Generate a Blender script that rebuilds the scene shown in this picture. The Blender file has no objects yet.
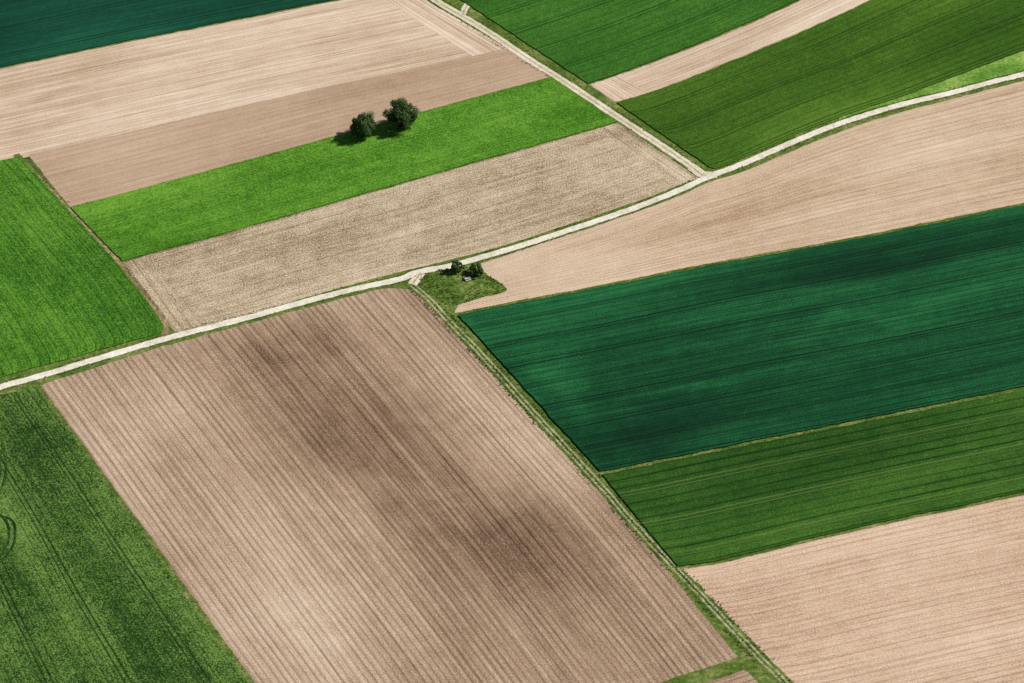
import bpy, math, random
from math import sin, cos, radians, pi
from mathutils import Vector, noise, Matrix
random.seed(7)
scene = bpy.context.scene

# ------------------------------------------------------------------ survey (metres, x east / y north)
def dm(s):
    return [(float(a.split(',')[0])/10, float(a.split(',')[1])/10) for a in s.split(';')]
def sh(p, dx, dy): return [(x+dx, y+dy) for x, y in p]

main_road_line=[(-243.9,-59.0),(-204.8,-41.8),(-167.9,-24.2),(-155.4,-18.5),(-136.5,-8.9),(-115.8,1.4),(-88.1,13.4),(-71.7,21.1),(-55.1,28.4),(-38.2,34.6),(-32.2,38.6),(-21.3,42.1),(-7.6,48.4),(2.8,53.6),(16.7,61.2),(30.7,68.9),(44.9,77.2),(59.3,86.9),(69.5,94.8),(81.3,102.2),(92.4,110.3),(103.7,118.4),(115.1,126.1),(126.4,132.5),(141.6,140.2),(160.6,148.0),(179.9,156.6),(189.2,160.6),(239.3,184.9),(300.2,211.3)]
upper_line=[(-84.1,281.3),(-51.1,240.1),(-30.5,212.8),(-21.6,202.9)]+dm('-83,1883;67,1699;195,1553;357,1357;532,1147;668,979')
track_line=dm('-337,312;-278,228;-208,106;-106,-62;26,-295;154,-520;279,-738;399,-955;516,-1156;630,-1347;741,-1536;809,-1644;1108,-2127')
f1a=dm('-2702,2043;-1984,2401;-1233,2737;-843,2851')
f2a=dm('-2592,1357;-1896,1639;-1539,1781;-1175,1918;-693,2099;-410,2199')
f2b=dm('-2499,778;-1828,1047;-1732,1084;-1310,1261;-957,1409;-597,1553;-230,1693;-15,1781')
f2c=dm('-1550,766;-1280,893;-936,1059;-585,1229;-226,1409;140,1586')
f3b=dm('-1340,449;-1080,571;-742,736;-396,911;-43,1084;381,1293')
f4b=dm('-1124,46;-882,150;-718,234;-552,312;-383,386;-213,455;-76,518;28,571;167,647;308,724;450,808;660,942')
f5a=dm('-2499,778;-1994,-336')
f5b=dm('-1759,1072;-1547,736;-1344,415;-1183,117;-1171,46')
f6c=dm('-1549,-232;-1361,-131;-1154,-24;-879,99;-715,176;-549,247;-432,293;-330,284')
f6a=dm('-1549,-232;-1313,-655;-1126,-988;-948,-1311;-762,-1644;-522,-2079')
f6b=dm('-330,284;-208,73;-39,-221;122,-505;278,-773;428,-1049;571,-1324;676,-1532')
f7a=dm('-2166,-495;-1654,-1966')
f7b=dm('-1561,-242;-1309,-694;-1123,-1030;-945,-1360;-785,-1644;-550,-2087')
f8a=sh(dm('-117,421;28,501;166,577;306,653;448,736;591,826;693,905;810,966;921,1040;1033,1121;1146,1197;1260,1267;1411,1344;1601,1428;1793,1513;1886,1553;2385,1794;2992,2057'),-.2,.8)
f8b=dm('-192,156;-41,206;300,312;645,426;995,530;1171,583;1421,665;1798,790;2261,930;2825,1115')
isl=dm('-321,346;-247,398;-130,409;-75,358;-17,284;-108,239;-203,195;-261,251')
f9b=dm('280,-675;538,-595;798,-515;1029,-444;1261,-372;1679,-242;2111,-110;2637,52')
f10b=[(51.1,-112.8),(64.2,-109.6),(89.5,-100.7),(111.9,-93.1),(137.7,-85.0),(161.8,-77.3),(203.5,-64.5),(254.1,-49.0)]
f11b=[(111.1,-208.7),(140.8,-199.8),(186.1,-185.5),(232.3,-171.7)]
f14a=[(-46.3,-210.7),(11.1,-184.2),(52.7,-166.6),(69.4,-158.8)]
f14b=[(-22.7,-251.2),(38.8,-232.2),(82.2,-212.7),(103.1,-208.7)]
f12a=[(-25.3,218.4),(14.8,243.8),(54.5,273.7),(99.9,308.6)]
f12b=[(28.0,154.0),(47.5,165.9),(70.4,181.5),(89.9,195.9),(109.8,212.0),(134.2,231.4),(171.9,262.3)]
f12c=[(37.6,142.2),(50.6,148.7),(69.5,161.2),(88.7,174.7),(108.3,189.0),(136.4,211.3),(169.4,236.5),(212.1,269.9)]
f13b=[(67.8,104.0),(72.2,99.7),(81.4,105.3),(92.6,114.0),(104.0,122.2),(115.3,129.9),(126.8,137.0),(142.1,145.4),(161.6,157.9),(191.1,176.7),(222.2,197.3),(264.3,225.6)]

# ------------------------------------------------------------------ helpers
def catmull(pts, sub=8):
    if len(pts) < 3: return pts[:]
    out=[]; n=len(pts)
    for i in range(n-1):
        p1=pts[i]; p2=pts[i+1]
        p0=pts[i-1] if i>0 else (2*p1[0]-p2[0],2*p1[1]-p2[1])
        p3=pts[i+2] if i+2<n else (2*p2[0]-p1[0],2*p2[1]-p1[1])
        for k in range(sub):
            t=k/sub
            out.append(tuple(0.5*(2*p1[j]+(p2[j]-p0[j])*t+(2*p0[j]-5*p1[j]+4*p2[j]-p3[j])*t*t+(3*p1[j]-p0[j]-3*p2[j]+p3[j])*t**3) for j in (0,1)))
    out.append(tuple(pts[-1])); return out
def plen(p): return sum(math.dist(p[i],p[i+1]) for i in range(len(p)-1))
def resample(pts, n, smooth=True):
    p=catmull(pts) if smooth else pts
    cum=[0]
    for i in range(len(p)-1): cum.append(cum[-1]+math.dist(p[i],p[i+1]))
    L=cum[-1]; out=[]; j=0
    for k in range(n+1):
        s=L*k/n
        while j<len(p)-2 and cum[j+1]<s: j+=1
        d=cum[j+1]-cum[j]; t=0 if d==0 else min(1,max(0,(s-cum[j])/d))
        out.append((p[j][0]+(p[j+1][0]-p[j][0])*t, p[j][1]+(p[j+1][1]-p[j][1])*t))
    return out
def nz(x,y,s,o=0.0): return noise.noise(Vector((x*s+o,y*s-o*1.7,o*0.37)))
def fbm(x,y,s,o=0.0): return nz(x,y,s,o)*0.6+nz(x,y,s*2.1,o+9)*0.28+nz(x,y,s*4.5,o+23)*0.16
def finish(name, verts, faces, mat, uvs=None, tone=None, hd=None):
    me=bpy.data.meshes.new(name); me.from_pydata(verts,[],faces)
    if uvs is not None:
        uv=me.uv_layers.new(name='UVMap')
        for l in me.loops: uv.data[l.index].uv=uvs[l.vertex_index]
    if tone is not None:
        a=me.attributes.new('tone','FLOAT','POINT'); a.data.foreach_set('value',tone)
    if hd is not None:
        a=me.attributes.new('headland','FLOAT','POINT'); a.data.foreach_set('value',hd)
    for m in (mat if isinstance(mat,list) else [mat]): me.materials.append(m)
    ob=bpy.data.objects.new(name,me); scene.collection.objects.link(ob); return ob

def field(name, A, B, mat, z, C=None, E=None, step=2.0, blobs=(), seed=0.0, tscale=0.02, tamp=1.0, skirt=0.0, jit=0.3, edge=0.0, aniso=.4):
    la=(plen(A)+plen(B))/2; wa=(math.dist(A[0],B[0])+math.dist(A[-1],B[-1]))/2
    n=max(4,int(la/step)); m=max(4,int(wa/step))
    a=resample(A,n); b=resample(B,n)
    c=resample(C or [A[0],B[0]],m); e=resample(E or [A[-1],B[-1]],m)
    verts=[];uvs=[];tone=[];hd=[]
    for j in range(m+1):
        t=j/m
        for i in range(n+1):
            s=i/n
            x,y=[(1-t)*a[i][k]+t*b[i][k]+(1-s)*c[j][k]+s*e[j][k]-((1-s)*(1-t)*a[0][k]+s*(1-t)*a[n][k]+(1-s)*t*b[0][k]+s*t*b[n][k]) for k in (0,1)]
            onb = i in(0,n) or j in (0,m)
            zz=z
            uvs.append((s*la,t*wa)); hd.append(min(s*la,(1-s)*la))
            T=fbm(s*la*aniso,t*wa,tscale*1.3,seed)*tamp
            for bx,by,rx,ry,ang,amp in blobs:
                dx=x-bx+7*nz(x,y,.05,1)+2*nz(x,y,.2,4);dy=y-by+7*nz(x,y,.05,2)+2*nz(x,y,.2,6);ca=cos(ang);sa=sin(ang)
                q=((dx*ca+dy*sa)/rx)**2+((-dx*sa+dy*ca)/ry)**2
                T+=amp*math.exp(-q*.9)*(1+0.3*nz(x,y,0.07,3))
            if edge:
                d=min(s*la,(1-s)*la,t*wa,(1-t)*wa)
                T+=edge*math.exp(-d/3.0)
            tone.append(0.5+T)
            if onb:
                x+=jit*(nz(x,y,0.45,5)+0.8*nz(x,y,0.09,8)+random.uniform(-.3,.3)); y+=jit*(nz(x,y,0.45,15)+0.8*nz(x,y,0.09,18)+random.uniform(-.3,.3))
            elif skirt: zz+=random.uniform(-.06,.06)
            verts.append((x,y,zz))
    W=n+1
    p0=Vector(verts[0]);p1=Vector(verts[1]);p2=Vector(verts[W])
    up=(p1-p0).cross(p2-p0).z>0
    faces=[]
    for j in range(m):
        for i in range(n):
            q=[j*W+i,j*W+i+1,(j+1)*W+i+1,(j+1)*W+i]
            faces.append(q if up else q[::-1])
    if skirt:
        loop=[i for i in range(W)]+[j*W+n for j in range(1,m+1)]+[m*W+i for i in range(n-1,-1,-1)]+[j*W for j in range(m-1,0,-1)]
        base=len(verts)
        for k in loop:
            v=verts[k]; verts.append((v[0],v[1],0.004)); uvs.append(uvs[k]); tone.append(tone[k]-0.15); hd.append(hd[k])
        N=len(loop)
        for k in range(N):
            k2=(k+1)%N
            q=[loop[k],base+k,base+k2,loop[k2]]
            faces.append(q if up else q[::-1])
    return finish(name,verts,faces,mat,uvs,tone,hd)

def ribbon(name, line, width, mat, z, step=1.5, jit=0.25, wfun=None):
    n=int(plen(line)/step); p=resample(line,n); R=8
    verts=[];uvs=[];faces=[]
    L=0
    for i in range(n+1):
        a=p[max(0,i-1)];b=p[min(n,i+1)]
        dx,dy=b[0]-a[0],b[1]-a[1];d=math.hypot(dx,dy);nx,ny=-dy/d,dx/d
        if i: L+=math.dist(p[i-1],p[i])
        w=width if wfun is None else wfun(i/n)
        for k in range(R+1):
            f=k/R-0.5
            off=f*w
            if k in(0,R): off+=jit*(nz(p[i][0],p[i][1],0.3,k*3)+0.7*nz(p[i][0],p[i][1],0.9,k*5))
            verts.append((p[i][0]+nx*off,p[i][1]+ny*off,z+0.05*(0.25-f*f))); uvs.append((L,f*w))
    W=R+1
    for i in range(n):
        for k in range(R):
            faces.append([i*W+k,(i+1)*W+k,(i+1)*W+k+1,i*W+k+1])
    return finish(name,verts,faces,mat,uvs)

# ------------------------------------------------------------------ node helpers
class NB:
    def __init__(s,name):
        s.mat=bpy.data.materials.new(name); s.mat.use_nodes=True
        s.nt=s.mat.node_tree; s.nt.nodes.clear()
        s.out=s.nt.nodes.new('ShaderNodeOutputMaterial'); s.bsdf=s.nt.nodes.new('ShaderNodeBsdfPrincipled')
        s.nt.links.new(s.bsdf.outputs[0],s.out.inputs[0])
        s.bsdf.inputs['Roughness'].default_value=0.95
        s.bsdf.inputs['Specular IOR Level'].default_value=0.1
    def n(s,t,**k):
        x=s.nt.nodes.new(t)
        for a,b in k.items(): setattr(x,a,b)
        return x
    def l(s,a,b): s.nt.links.new(a,b)
    def m(s,op,a,b=None,c=None,clamp=False):
        x=s.n('ShaderNodeMath',operation=op); x.use_clamp=clamp
        for i,v in enumerate((a,b,c)):
            if v is None: continue
            if isinstance(v,(int,float)): x.inputs[i].default_value=v
            else: s.l(v,x.inputs[i])
        return x.outputs[0]
    def noise(s,vec,scale,detail=3,rough=.55):
        x=s.n('ShaderNodeTexNoise'); x.inputs['Scale'].default_value=scale; x.inputs['Detail'].default_value=detail; x.inputs['Roughness'].default_value=rough
        s.l(vec,x.inputs['Vector']); return x.outputs['Fac']
    def comb(s,x,y,z=0.0):
        c=s.n('ShaderNodeCombineXYZ')
        for i,v in enumerate((x,y,z)):
            if isinstance(v,(int,float)): c.inputs[i].default_value=v
            else: s.l(v,c.inputs[i])
        return c.outputs[0]
    def ramp(s,fac,stops):
        r=s.n('ShaderNodeValToRGB'); cr=r.color_ramp
        while len(cr.elements)<len(stops): cr.elements.new(0.5)
        for e,(p,c) in zip(cr.elements,stops): e.position=p; e.color=(*c,1)
        s.l(fac,r.inputs[0]); return r.outputs[0]
    def mix(s,f,a,b,mode='MIX'):
        x=s.n('ShaderNodeMix',data_type='RGBA',blend_type=mode)
        for i,v in ((0,f),(6,a),(7,b)):
            if isinstance(v,(int,float)): x.inputs[i].default_value=v
            elif isinstance(v,tuple): x.inputs[i].default_value=(*v,1)
            else: s.l(v,x.inputs[i])
        return x.outputs[2]
def lin(r,g,b,k=1.0):
    f=lambda c:((c/255+0.055)/1.055)**2.4 if c>10 else c/255/12.92
    return tuple(min(.85,f(c)*k) for c in (r,g,b))

K=0.90   # albedo scale
def rowmat(name, dark, mid, light, streak=0.5, streak_v=1.0, grain=0.35, line_sp=3.0, line_w=0.12, line_amt=0.25, line_col=None,
           tram_sp=0, tram_amt=0.5, tram_col=None, bump=0.25, headland=0.0, tram_w=.45, s_len=.006, fine=1.0):
    b=NB(name)
    tc=b.n('ShaderNodeTexCoord'); sep=b.n('ShaderNodeSeparateXYZ'); b.l(tc.outputs['UV'],sep.inputs[0])
    u,v=sep.outputs[0],sep.outputs[1]; P=tc.outputs['Object']
    if headland:      # strip at both ends worked crosswise, where the tractor turns
        hd=b.n('ShaderNodeAttribute',attribute_name='headland').outputs['Fac']
        mk=b.m('LESS_THAN',hd,headland)
        d=b.m('SUBTRACT',u,v)
        v2=b.m('ADD',v,b.m('MULTIPLY',d,mk)); u2=b.m('SUBTRACT',u,b.m('MULTIPLY',d,mk)); u,v=u2,v2
    at=b.n('ShaderNodeAttribute',attribute_name='tone'); tone=at.outputs['Fac']
    wob=b.m('MULTIPLY',b.m('SUBTRACT',b.noise(P,0.02,1),0.5),1.0)
    vv=b.m('ADD',v,wob)
    s1=b.noise(b.comb(b.m('MULTIPLY',u,s_len),b.m('MULTIPLY',vv,streak_v*.4)),1.0,5,.85)
    s2=b.noise(b.comb(b.m('MULTIPLY',u,s_len*6),b.m('MULTIPLY',vv,streak_v*2.2),4.3),1.0,2,.6)
    g1=b.noise(P,1.9,2,.9); g2=b.noise(P,0.16,4,.75)
    st=b.m('ADD',b.m('MULTIPLY',b.m('SUBTRACT',s1,.5),streak*1.6),b.m('MULTIPLY',b.m('SUBTRACT',s2,.5),streak*1.0*fine))
    gr=b.m('ADD',b.m('MULTIPLY',b.m('SUBTRACT',g1,.5),grain*4.2),b.m('MULTIPLY',b.m('SUBTRACT',g2,.5),grain*1.1))
    fac=b.m('ADD',b.m('ADD',tone,st),gr)
    pp=b.m('PINGPONG',vv,line_sp/2)
    ln=b.m('SUBTRACT',1.0,b.m('DIVIDE',pp,line_sp*line_w),clamp=True)
    lmod=b.m('MULTIPLY',b.m('MULTIPLY_ADD',b.noise(b.comb(b.m('MULTIPLY',u,0.012),b.m('MULTIPLY',vv,.6),9.1),1.0,3,.7),2.6,-.6,clamp=True),line_amt)
    # clods and gaps break each furrow line up
    lfac=b.m('MULTIPLY',b.m('MULTIPLY',ln,lmod),b.m('MULTIPLY_ADD',g1,1.6,.2,clamp=True))
    col=b.ramp(fac,[(0.0,dark),(0.5,mid),(1.0,light)])
    if line_col: col=b.mix(lfac,col,line_col)
    else: col=b.mix(lfac,col,(.45,.42,.4),'MULTIPLY')
    hgt=b.m('ADD',b.m('MULTIPLY',g1,.6),b.m('MULTIPLY',ln,-.4))
    if tram_sp:
        q=b.m('PINGPONG',b.m('ADD',vv,tram_sp*.31),tram_sp/2)
        d=b.m('ABSOLUTE',b.m('SUBTRACT',q,0.9))
        tl=b.m('SUBTRACT',1.0,b.m('DIVIDE',d,tram_w),clamp=True)
        tm=b.m('MULTIPLY',tl,b.m('MULTIPLY',b.m('MULTIPLY_ADD',b.noise(b.comb(b.m('MULTIPLY',u,.02),b.m('MULTIPLY',vv,.15),2.2),1.0,2),1.9,.0,clamp=True),tram_amt))
        col=b.mix(tm,col,tram_col or dark)
        hgt=b.m('SUBTRACT',hgt,b.m('MULTIPLY',tl,.8))
    b.l(col,b.bsdf.inputs['Base Color'])
    bp=b.n('ShaderNodeBump'); bp.inputs['Strength'].default_value=bump; bp.inputs['Distance'].default_value=0.5
    b.l(hgt,bp.inputs['Height']); b.l(bp.outputs[0],b.bsdf.inputs['Normal'])
    return b.mat

def L3(a): return lin(*a,k=K)
soil_pale=rowmat('soil_pale',L3((158,132,104)),L3((210,185,158)),L3((242,226,204)),streak=.9,streak_v=.7,grain=.34,line_sp=3,line_w=.18,line_amt=.35,tram_sp=18,tram_amt=.35,headland=13)
soil_mid=rowmat('soil_harrowed',L3((130,102,76)),L3((184,156,129)),L3((212,188,160)),streak=.5,streak_v=1.0,grain=.34,line_sp=2.6,line_w=.2,line_amt=.3)
soil_stub=rowmat('soil_crumbly',L3((108,88,60)),L3((184,162,132)),L3((228,212,184)),streak=.6,streak_v=.8,grain=.75,line_sp=3,line_w=.18,line_amt=.4,headland=9)
soil_rows=rowmat('soil_ridged',L3((88,64,46)),L3((176,148,121)),L3((230,208,182)),streak=.55,streak_v=.7,grain=.36,line_sp=2.1,line_w=.33,line_amt=.95,s_len=.003,fine=.7)
soil_curve=rowmat('soil_curved',L3((148,116,86)),L3((208,181,152)),L3((236,218,192)),streak=.6,streak_v=.9,grain=.38,line_sp=2.5,line_w=.22,line_amt=.45)
soil_pink=rowmat('soil_pinkish',L3((150,116,88)),L3((210,179,151)),L3((238,212,186)),streak=.55,streak_v=.9,grain=.5,line_sp=2.5,line_w=.25,line_amt=.5)
crop_teal=rowmat('cereal_bluegreen',L3((5,36,20)),L3((16,69,39)),L3((42,116,64)),streak=.55,streak_v=.6,grain=.38,line_sp=3,line_w=.18,line_amt=.6,line_col=L3((4,28,14)),tram_sp=13,tram_amt=.8,tram_col=L3((3,24,12)),bump=.35)
crop_teal_up=rowmat('cereal_teal',L3((6,42,30)),L3((15,70,50)),L3((36,98,72)),streak=.5,streak_v=.5,grain=.3,line_sp=3,line_w=.14,line_amt=.5,tram_sp=18,tram_amt=.8,tram_col=L3((4,34,24)),bump=.35)
crop_bright=rowmat('young_cereal_bright',L3((42,84,14)),L3((76,128,30)),L3((118,166,58)),streak=.45,streak_v=.6,grain=.7,line_sp=3,line_w=.14,line_amt=.35,tram_sp=18,tram_amt=.35,tram_col=L3((50,92,18)),bump=.4)
crop_bright_l=rowmat('young_cereal_fresh',L3((34,76,14)),L3((64,115,28)),L3((108,155,52)),streak=.7,streak_v=.8,grain=.85,line_sp=3,line_w=.15,line_amt=.55,bump=.45)
crop_low=rowmat('cereal_lowerleft',L3((24,50,14)),L3((62,95,34)),L3((116,146,70)),streak=.6,streak_v=.7,grain=.95,line_sp=3,line_w=.15,line_amt=.5,tram_sp=21,tram_amt=.9,tram_col=L3((20,42,12)),bump=.45)
crop_olive=rowmat('cereal_olive',L3((20,52,12)),L3((46,86,25)),L3((86,124,46)),streak=.4,streak_v=.6,grain=.5,line_sp=4.2,line_w=.18,line_amt=1.0,line_col=L3((12,36,8)),tram_sp=16.8,tram_amt=.75,tram_col=L3((104,130,62)),bump=.35,tram_w=.4)
crop_top=rowmat('cereal_top',L3((28,68,16)),L3((50,98,28)),L3((84,134,48)),streak=.4,streak_v=.6,grain=.46,line_sp=3.2,line_w=.17,line_amt=.6,tram_sp=15,tram_amt=.8,tram_col=L3((16,48,10)),bump=.35)
crop_top2=rowmat('cereal_top_yellowish',L3((34,68,12)),L3((60,97,23)),L3((96,130,42)),streak=.4,streak_v=.6,grain=.46,line_sp=3.2,line_w=.17,line_amt=.6,tram_sp=15,tram_amt=.8,tram_col=L3((22,50,8)),bump=.35)

def vergemat(name,cols,scale=.7,track=None):
    b=NB(name); tc=b.n('ShaderNodeTexCoord'); P=tc.outputs['Object']
    f=b.m('ADD',b.m('MULTIPLY',b.noise(P,scale,4,.8),.7),b.m('MULTIPLY',b.noise(P,.09,2),.45)); 
    f=b.m('MULTIPLY_ADD',b.m('SUBTRACT',f,.57),2.6,.5)
    col=b.ramp(f,[(0.1,cols[0]),(.5,cols[1]),(.9,cols[2])])
    if track:
        sep=b.n('ShaderNodeSeparateXYZ'); b.l(tc.outputs['UV'],sep.inputs[0])
        av=b.m('ABSOLUTE',b.m('ADD',sep.outputs[1],b.m('MULTIPLY',b.m('SUBTRACT',b.noise(P,.06,2),.5),.8)))
        d=b.m('ABSOLUTE',b.m('SUBTRACT',av,track['off']))
        t=b.m('SUBTRACT',1.3,b.m('DIVIDE',d,track['w']),clamp=True)
        t=b.m('MULTIPLY',t,b.m('MULTIPLY_ADD',b.noise(P,.35,3,.7),track['k'],track['b'],clamp=True))
        col=b.mix(t,col,track['col'])
    b.l(col,b.bsdf.inputs['Base Color'])
    bp=b.n('ShaderNodeBump'); bp.inputs['Strength'].default_value=.5; bp.inputs['Distance'].default_value=.4
    b.l(b.noise(P,1.2,3,.7),bp.inputs['Height']); b.l(bp.outputs[0],b.bsdf.inputs['Normal'])
    return b.mat
verge=[L3((44,70,18)),L3((88,112,42)),L3((160,154,100))]
m_track=vergemat('grass_track',[L3((34,62,16)),L3((74,104,34)),L3((128,142,72))],track=dict(off=.7,w=.42,k=2.4,b=-.6,col=L3((200,186,152))))
m_island=vergemat('meadow_grass',[L3((44,72,20)),L3((86,114,42)),L3((150,156,84))],scale=.4)
m_brightverge=vergemat('bright_verge',[L3((70,116,34)),L3((112,152,60)),L3((164,186,100))])
m_road=vergemat('gravel_road',[L3((198,188,166)),L3((230,221,201)),L3((248,242,230))],scale=.5,track=dict(off=.0,w=.2,k=1.8,b=-.8,col=L3((182,176,140))))
m_road2=vergemat('gravel_farm_track',[L3((190,176,148)),L3((222,208,182)),L3((240,230,210))],scale=.5,track=dict(off=.0,w=.45,k=1.8,b=-.35,col=L3((130,134,84))))
m_dirt=vergemat('dirt_path',[L3((88,84,46)),L3((146,124,90)),L3((186,162,128))],scale=.5)

# ------------------------------------------------------------------ ground
b=NB('ground_patchwork'); tc=b.n('ShaderNodeTexCoord'); P=tc.outputs['Object']
nearf=b.ramp(b.m('MULTIPLY_ADD',b.m('SUBTRACT',b.m('ADD',b.m('MULTIPLY',b.noise(P,.7,5,.75),.7),b.m('MULTIPLY',b.noise(P,.09,3),.45)),.57),2.2,.5),[(0.1,verge[0]),(.5,verge[1]),(.9,verge[2])])
mp=b.n('ShaderNodeMapping'); mp.inputs['Rotation'].default_value=(0,0,radians(-24)); mp.inputs['Scale'].default_value=(.0035,.012,1); b.l(P,mp.inputs['Vector'])
vo=b.n('ShaderNodeTexVoronoi',distance='CHEBYCHEV'); vo.inputs['Scale'].default_value=1; b.l(mp.outputs[0],vo.inputs['Vector'])
sp=b.n('ShaderNodeSeparateColor'); b.l(vo.outputs['Color'],sp.inputs[0])
far=b.n('ShaderNodeValToRGB'); far.color_ramp.interpolation='CONSTANT'
cols=[L3((186,156,122)),L3((52,104,26)),L3((208,178,142)),L3((14,72,50)),L3((70,134,26)),L3((160,130,98))]
while len(far.color_ramp.elements)<6: far.color_ramp.elements.new(.5)
for i,e in enumerate(far.color_ramp.elements): e.position=i/6; e.color=(*cols[i],1)
b.l(sp.outputs[0],far.inputs[0])
farc=b.mix(.5,far.outputs[0],b.mix(b.noise(P,.4,5,.8),(.05,.07,.02),far.outputs[0]))
ln=b.n('ShaderNodeVectorMath',operation='LENGTH'); b.l(P,ln.inputs[0])
mask=b.m('GREATER_THAN',ln.outputs['Value'],330.0)
b.l(b.mix(mask,nearf,farc),b.bsdf.inputs['Base Color'])
S=30000
finish('ground',[(-S,-S,0),(S,-S,0),(S,S,0),(-S,S,0)],[[0,1,2,3]],b.mat)

# ------------------------------------------------------------------ fields
CH=0.35
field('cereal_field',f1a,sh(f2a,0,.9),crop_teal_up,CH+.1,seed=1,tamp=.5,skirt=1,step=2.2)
field('ploughed_field',f2a,sh(f2b,.4,-1.0),soil_pale,.020,seed=2,tamp=.35,tscale=.03,
      blobs=[(-90,175,60,14,.42,.12),(-30,195,16,16,0,.18)])
field('ploughed_field',f2b[2:],f2c,soil_mid,.028,seed=3,tamp=.3)
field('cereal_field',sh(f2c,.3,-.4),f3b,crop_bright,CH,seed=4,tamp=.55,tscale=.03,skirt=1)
field('ploughed_field',sh(f3b,.4,-.5),f4b,soil_stub,.024,seed=5,tamp=.4,tscale=.03,blobs=[(-45,72,26,9,.4,-.2),(-95,40,18,9,.4,.12),(-60,60,40,5,.4,-.08)])
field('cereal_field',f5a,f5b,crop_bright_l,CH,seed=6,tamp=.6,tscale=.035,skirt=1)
field('ploughed_field',f6a,f6b,soil_rows,.032,C=f6c,seed=7,tamp=.28,tscale=.022,
      blobs=[(-72,-4,28,18,.3,-.18),(-58,-32,36,26,-1.1,-.2),(-42,-62,32,22,-1.0,-.17),(-2,-106,36,22,.1,-.19),(-22,-88,26,18,0,-.08),(-110,-40,20,30,-1,.12),(-55,-125,34,32,0,.18),(8,-55,14,34,.5,.16),(40,-120,12,26,.5,.06)])
field('cereal_field',f7a,f7b,crop_low,CH,seed=8,tamp=.65,tscale=.035,skirt=1,
      blobs=[(-125,-90,12,16,.4,.15),(-150,-60,10,10,0,-.1)])
field('ploughed_field',f8a,f8b,soil_curve,.026,seed=9,tamp=.3,tscale=.02,blobs=[(64,66,44,6,.35,-.12),(120,84,40,5,.42,-.1),(20,42,20,8,.3,.1),(150,110,40,8,.45,.1)])
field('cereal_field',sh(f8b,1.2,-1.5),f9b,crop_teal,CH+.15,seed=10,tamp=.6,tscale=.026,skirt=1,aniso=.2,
      blobs=[(14,-14,9,10,.2,.3),(20,-30,5,26,.5,.15),(60,-25,40,4,.3,.22),(110,10,50,4,.3,.2),(40,-52,30,8,.3,-.18),(150,50,40,5,.3,-.15),(120,40,50,4,.3,-.15)],edge=.12)
field('cereal_field',sh(f9b,.8,-1.7),f10b,crop_olive,CH+.1,seed=11,tamp=.45,skirt=1)
field('ploughed_field',sh(f10b,.9,-1.0),f11b,soil_pink,.022,seed=12,tamp=.3,tscale=.025)
field('ploughed_field',f14a,f14b,soil_rows,.022,seed=13,tamp=.4)
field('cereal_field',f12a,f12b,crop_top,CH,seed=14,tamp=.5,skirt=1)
field('ploughed_field',sh(f12b,.5,-.5),f12c,soil_pale,.024,seed=15,tamp=.4)
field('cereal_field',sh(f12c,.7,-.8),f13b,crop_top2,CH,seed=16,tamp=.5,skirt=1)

# bright grass verge between the north field and the road
vb=[(114,128.4),(126,135),(141.6,142.6),(160.6,150.4),(179.9,159),(189.2,163),(239.3,187.3),(280,205)]
va=[(114.5,129),(126.8,136.8),(142.1,145.2),(161.6,157.6),(178,168),(191.1,176.4),(222.2,197),(264.3,225.3)]
field('grass_verge',va,vb,m_brightverge,.036,seed=3)
# island of meadow by the junction
cx=sum(p[0] for p in isl)/8; cy=sum(p[1] for p in isl)/8
loop=resample(isl+[isl[0]],160); iv=[];ifc=[]
for r in range(6):
    for k in range(160):
        f=1-r/6
        x=cx+(loop[k][0]-cx)*f; y=cy+(loop[k][1]-cy)*f
        if r==0: x+=.4*nz(x,y,.5,2);y+=.4*nz(x,y,.5,7)
        iv.append((x,y,.06+.25*(1-f*f)))
iv.append((cx,cy,.32))
for r in range(5):
    for k in range(160):
        k2=(k+1)%160; q=[r*160+k,r*160+k2,(r+1)*160+k2,(r+1)*160+k]; ifc.append(q[::-1])
for k in range(160): ifc.append([5*160+(k+1)%160,5*160+k,960][::1])
finish('meadow',iv,ifc,m_island)

# ------------------------------------------------------------------ roads
ribbon('gravel_road',main_road_line,2.8,m_road,.075)
ribbon('farm_track',upper_line,3.3,m_road2,.062)
ribbon('farm_track',[(-19,200.5),(-17,208),(-14,214),(-2,224),(20,240)],2.6,m_road2,.066)
ribbon('farm_track',track_line,3.9,m_track,.050,jit=.6)
ribbon('dirt_path',[(-177.5,109),(-155.9,75.4),(-134.5,42.5),(-117.6,12),(-115.8,2)],2.4,m_dirt,.045,jit=.5)
ribbon('farm_track',[(-34,31.5),(-32.5,35),(-31.3,38)],3.4,m_road2,.07,step=.8)
ribbon('farm_track',[(64,101),(68,96),(72.5,96.5)],4.2,m_road2,.068,step=.8)
# tyre tracks through the cereal
m_tyre=vergemat('flattened_crop',[L3((18,44,10)),L3((36,66,22)),L3((84,108,54))])
z=CH+.1
for dx in (0,1.9):
    ribbon('tyre_track',[(-166+dx,-52),(-163.5+dx,-62),(-162.8+dx,-72),(-164.5+dx,-80),(-168+dx,-86)],.75,m_tyre,z,step=.7,jit=.2)
    ribbon('tyre_track',[(-170,-86+dx*.8),(-163.5,-86.5-dx),(-158.5+dx,-91),(-156.5+dx,-98),(-157+dx,-105),(-160+dx,-110),(-168,-113-dx)],.75,m_tyre,z+.01,step=.7,jit=.2)

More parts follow.
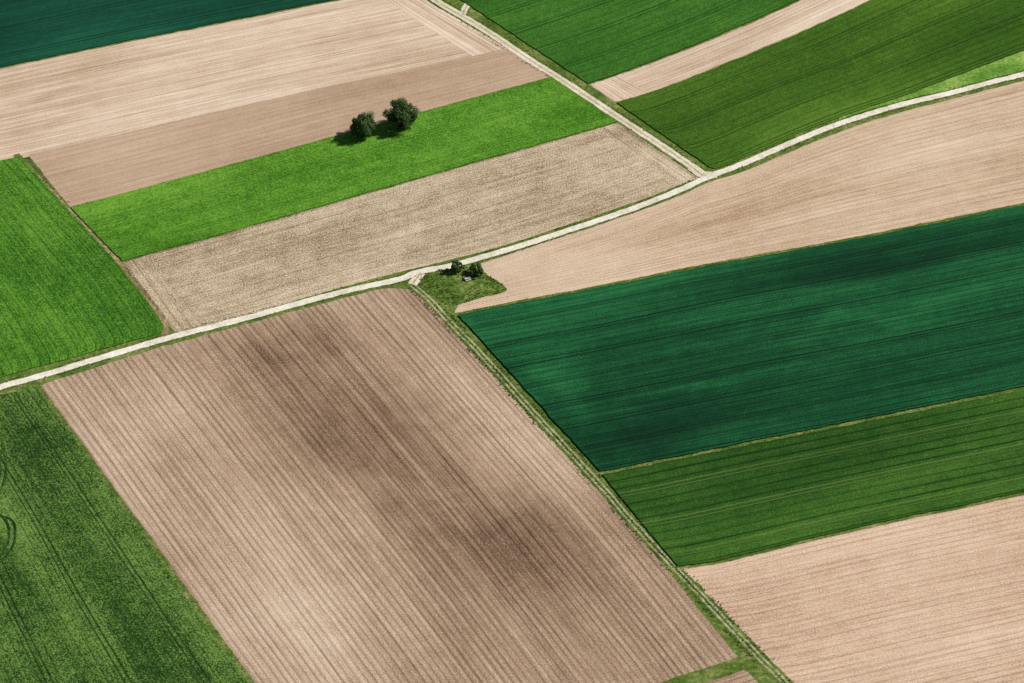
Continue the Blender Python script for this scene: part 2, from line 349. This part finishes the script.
# ------------------------------------------------------------------ trees
def leafmat(name,c0,c1,c2):
    b=NB(name); at=b.n('ShaderNodeAttribute',attribute_name='tone')
    tc=b.n('ShaderNodeTexCoord')
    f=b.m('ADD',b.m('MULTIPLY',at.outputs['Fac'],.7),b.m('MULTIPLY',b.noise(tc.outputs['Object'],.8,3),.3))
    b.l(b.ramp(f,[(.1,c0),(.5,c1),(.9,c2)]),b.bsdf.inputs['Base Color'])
    b.bsdf.inputs['Roughness'].default_value=.6
    return b.mat
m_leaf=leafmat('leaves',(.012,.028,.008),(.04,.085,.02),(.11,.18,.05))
b=NB('bark'); tc=b.n('ShaderNodeTexCoord'); b.l(b.ramp(b.noise(tc.outputs['Object'],4,4),[(.3,(.05,.035,.025)),(.7,(.14,.1,.075))]),b.bsdf.inputs['Base Color']); m_bark=b.mat

def tube(verts,faces,tone,pts,rads,seg=8):
    base=len(verts)
    for i,(p,r) in enumerate(zip(pts,rads)):
        a=pts[max(0,i-1)];c=pts[min(len(pts)-1,i+1)]
        d=(c-a).normalized(); q=d.to_track_quat('Z','Y')
        for k in range(seg):
            v=p+q@Vector((cos(2*pi*k/seg)*r,sin(2*pi*k/seg)*r,0)); verts.append(tuple(v)); tone.append(.5)
    for i in range(len(pts)-1):
        for k in range(seg):
            k2=(k+1)%seg
            faces.append([base+i*seg+k,base+i*seg+k2,base+(i+1)*seg+k2,base+(i+1)*seg+k])
def tree(name,x,y,h,rx,rz_low,nleaf,seed,lobes=26,leaf=.34,trunk=.35):
    rnd=random.Random(seed); V=[];Fc=[];T=[];
    cz=(h+rz_low)/2; rz=(h-rz_low)/2
    pts=[Vector((0,0,0)),Vector((.05,.02,h*.18)),Vector((-.1,.1,h*.42)),Vector((.1,0,h*.7))]
    tube(V,Fc,T,pts,[trunk*1.25,trunk,trunk*.75,trunk*.3])
    LB=[]
    for i in range(lobes):
        th=i*2.39996+rnd.uniform(-.3,.3); ph=math.acos(1-2*(i+.5)/lobes)
        rr=rnd.uniform(.45,.88)
        c=Vector((cos(th)*sin(ph)*rx*rr,sin(th)*sin(ph)*rx*rr,cz+cos(ph)*rz*rr))
        r=rnd.uniform(.16,.32)*rx
        LB.append((c,r,rnd.uniform(-.15,.15)))
        st=pts[1].lerp(pts[3],rnd.uniform(.1,.9)); mid=st.lerp(c,.5)+Vector((rnd.uniform(-.3,.3),rnd.uniform(-.3,.3),.2))
        tube(V,Fc,T,[st,mid,c],[trunk*.35,trunk*.2,.03],5)
    nb=len(Fc)
    for i in range(nleaf):
        c,r,lt=LB[rnd.randrange(lobes)]
        d=Vector((rnd.gauss(0,1),rnd.gauss(0,1),rnd.gauss(0,1))).normalized()
        rr=r*(rnd.random()**.35)*rnd.uniform(.85,1.2)
        p=c+d*rr
        nrm=(d+Vector((rnd.gauss(0,.5),rnd.gauss(0,.5),rnd.gauss(0,.5)+.3))).normalized()
        q=nrm.to_track_quat('Z','Y')@Matrix.Rotation(rnd.uniform(0,6.28),3,'Z').to_quaternion()
        s=leaf*rnd.uniform(.6,1.3); base=len(V)
        for a,bb in ((-.5,-.3),(.15,-.45),(.6,.05),(.1,.45),(-.45,.3)):
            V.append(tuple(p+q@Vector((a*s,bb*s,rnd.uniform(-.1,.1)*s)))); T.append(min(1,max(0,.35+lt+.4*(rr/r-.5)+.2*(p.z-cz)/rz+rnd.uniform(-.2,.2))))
        Fc.append([base+k for k in range(5)])
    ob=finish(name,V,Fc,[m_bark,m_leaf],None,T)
    for i,p in enumerate(ob.data.polygons): p.material_index=0 if i<nb else 1
    ob.location=(x,y,0.02); ob.rotation_euler=(0,0,rnd.uniform(0,6))
    return ob
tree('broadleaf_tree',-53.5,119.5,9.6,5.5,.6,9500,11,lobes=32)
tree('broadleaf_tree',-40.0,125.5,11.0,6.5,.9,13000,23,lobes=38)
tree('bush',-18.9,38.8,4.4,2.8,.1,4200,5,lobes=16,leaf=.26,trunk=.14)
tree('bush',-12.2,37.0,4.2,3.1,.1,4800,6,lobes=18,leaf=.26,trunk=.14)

# ------------------------------------------------------------------ picnic table
b=NB('weathered_wood'); tc=b.n('ShaderNodeTexCoord'); b.l(b.ramp(b.noise(tc.outputs['Object'],6,4),[(.3,(.4,.42,.46)),(.7,(.6,.62,.66))]),b.bsdf.inputs['Base Color']); m_wood=b.mat
def box(V,Fc,cx,cy,cz,sx,sy,sz,rx=0):
    base=len(V); R=Matrix.Rotation(rx,3,'X')
    for a in(-1,1):
        for bb in(-1,1):
            for c in(-1,1):
                v=R@Vector((a*sx/2,bb*sy/2,c*sz/2)); V.append((v.x+cx,v.y+cy,v.z+cz))
    for f in ([0,1,3,2],[4,6,7,5],[0,4,5,1],[2,3,7,6],[0,2,6,4],[1,5,7,3]): Fc.append([base+k for k in f])
V=[];Fc=[]
for k in range(5): box(V,Fc,0,-.34+.17*k,.76,2.0,.15,.04)
for s in(-1,1):
    for k in range(2): box(V,Fc,0,s*(.72+.1*k*1.7),.45,2.0,.15,.04)
    box(V,Fc,s*.7,0,.40,.06,1.75,.06)
    box(V,Fc,s*.7,0,.71,.06,.8,.06)
    for t in(-1,1): box(V,Fc,s*.77,t*.42,.37,.07,.07,.8,t*.5)
ob=finish('picnic_table',V,Fc,m_wood); ob.location=(-15.2,33.8,.33); ob.rotation_euler=(0,0,.5)

# ------------------------------------------------------------------ grass tussocks on verges
m_tus=leafmat('tussock_grass',L3((34,64,14)),L3((74,108,34)),L3((150,156,88)))
V=[];Fc=[];T=[]
def tuss(x,y,s):
    t0=random.uniform(.1,.9)
    for k in range(5):
        a=random.uniform(0,6.28); w=s*random.uniform(.25,.5); l=s*random.uniform(.4,1)
        dx,dy=cos(a),sin(a); base=len(V)
        V.extend([(x-dy*w/2,y+dx*w/2,.05),(x+dy*w/2,y-dx*w/2,.05),(x+dx*l*.8+dy*w*.2,y+dy*l*.8-dx*w*.2,.05+s*random.uniform(.3,.8)),(x+dx*l*.6-dy*w*.3,y+dy*l*.6+dx*w*.3,.05+s*random.uniform(.3,.7))])
        T.extend([t0-.1,t0-.1,t0+.1,t0+.1]); Fc.append([base,base+1,base+2,base+3])
def along(line,offs,dens,s):
    L=plen(line); n=int(L*dens); p=resample(line,n)
    for i in range(1,n):
        a=p[i-1];c=p[i+1] if i<n else p[i]; dx,dy=c[0]-a[0],c[1]-a[1]; d=math.hypot(dx,dy) or 1
        for o,sp_ in offs:
            if nz(p[i][0],p[i][1],.08,o)+random.uniform(-.3,.5)<0: continue
            f=o+random.gauss(0,sp_); tuss(p[i][0]-dy/d*f,p[i][1]+dx/d*f,s*random.uniform(.6,1.3))
along(main_road_line,[(2.0,.3),(-2.0,.3)],1.4,.5)
along(upper_line,[(2.4,.4),(-2.4,.4)],1.5,.5)
along(track_line,[(2.1,.4),(-2.1,.4),(0,.25)],2.2,.6)
along([(-177.5,109),(-155.9,75.4),(-134.5,42.5),(-117.6,12)],[(1.3,.3),(-1.3,.3)],1.2,.5)
for e in (f8b,f9b,f10b,f6a,f3b,f12b): along(e,[(-.7,.4)],.9,.4)
for i in range(900):
    k=random.randrange(160); f=random.random()**.5
    tuss(cx+(loop[k][0]-cx)*f,cy+(loop[k][1]-cy)*f,random.uniform(.3,.8))
finish('grass_tussocks',V,Fc,m_tus,None,T)

# ------------------------------------------------------------------ light
el=radians(42); az=Vector((1,.2,0)).normalized()
sv=Vector((az.x*cos(el),az.y*cos(el),sin(el)))
sd=bpy.data.lights.new('sun','SUN'); sd.energy=5.0; sd.angle=radians(.5); sd.color=(1,.965,.91)
so=bpy.data.objects.new('sun',sd); scene.collection.objects.link(so); so.rotation_euler=sv.to_track_quat('Z','Y').to_euler(); so.location=(300,60,300)
w=bpy.data.worlds.new('World'); scene.world=w; w.use_nodes=True
nt=w.node_tree; sk=nt.nodes.new('ShaderNodeTexSky'); sk.sky_type='NISHITA'; sk.sun_disc=False
sk.sun_elevation=el; sk.sun_rotation=math.atan2(az.x,az.y)
bg=nt.nodes['Background']; bg.inputs[1].default_value=.06; nt.links.new(sk.outputs[0],bg.inputs[0])

# ------------------------------------------------------------------ camera (aerial, long lens)
cd=bpy.data.cameras.new('camera'); cd.lens=123.05; cd.sensor_width=36; cd.clip_start=1; cd.clip_end=80000
co=bpy.data.objects.new('camera',cd); scene.collection.objects.link(co)
co.location=(0,-919.6,718.5); co.rotation_euler=(radians(52),0,0)
scene.camera=co
scene.view_settings.view_transform='Standard'; scene.view_settings.look='None'; scene.view_settings.exposure=0
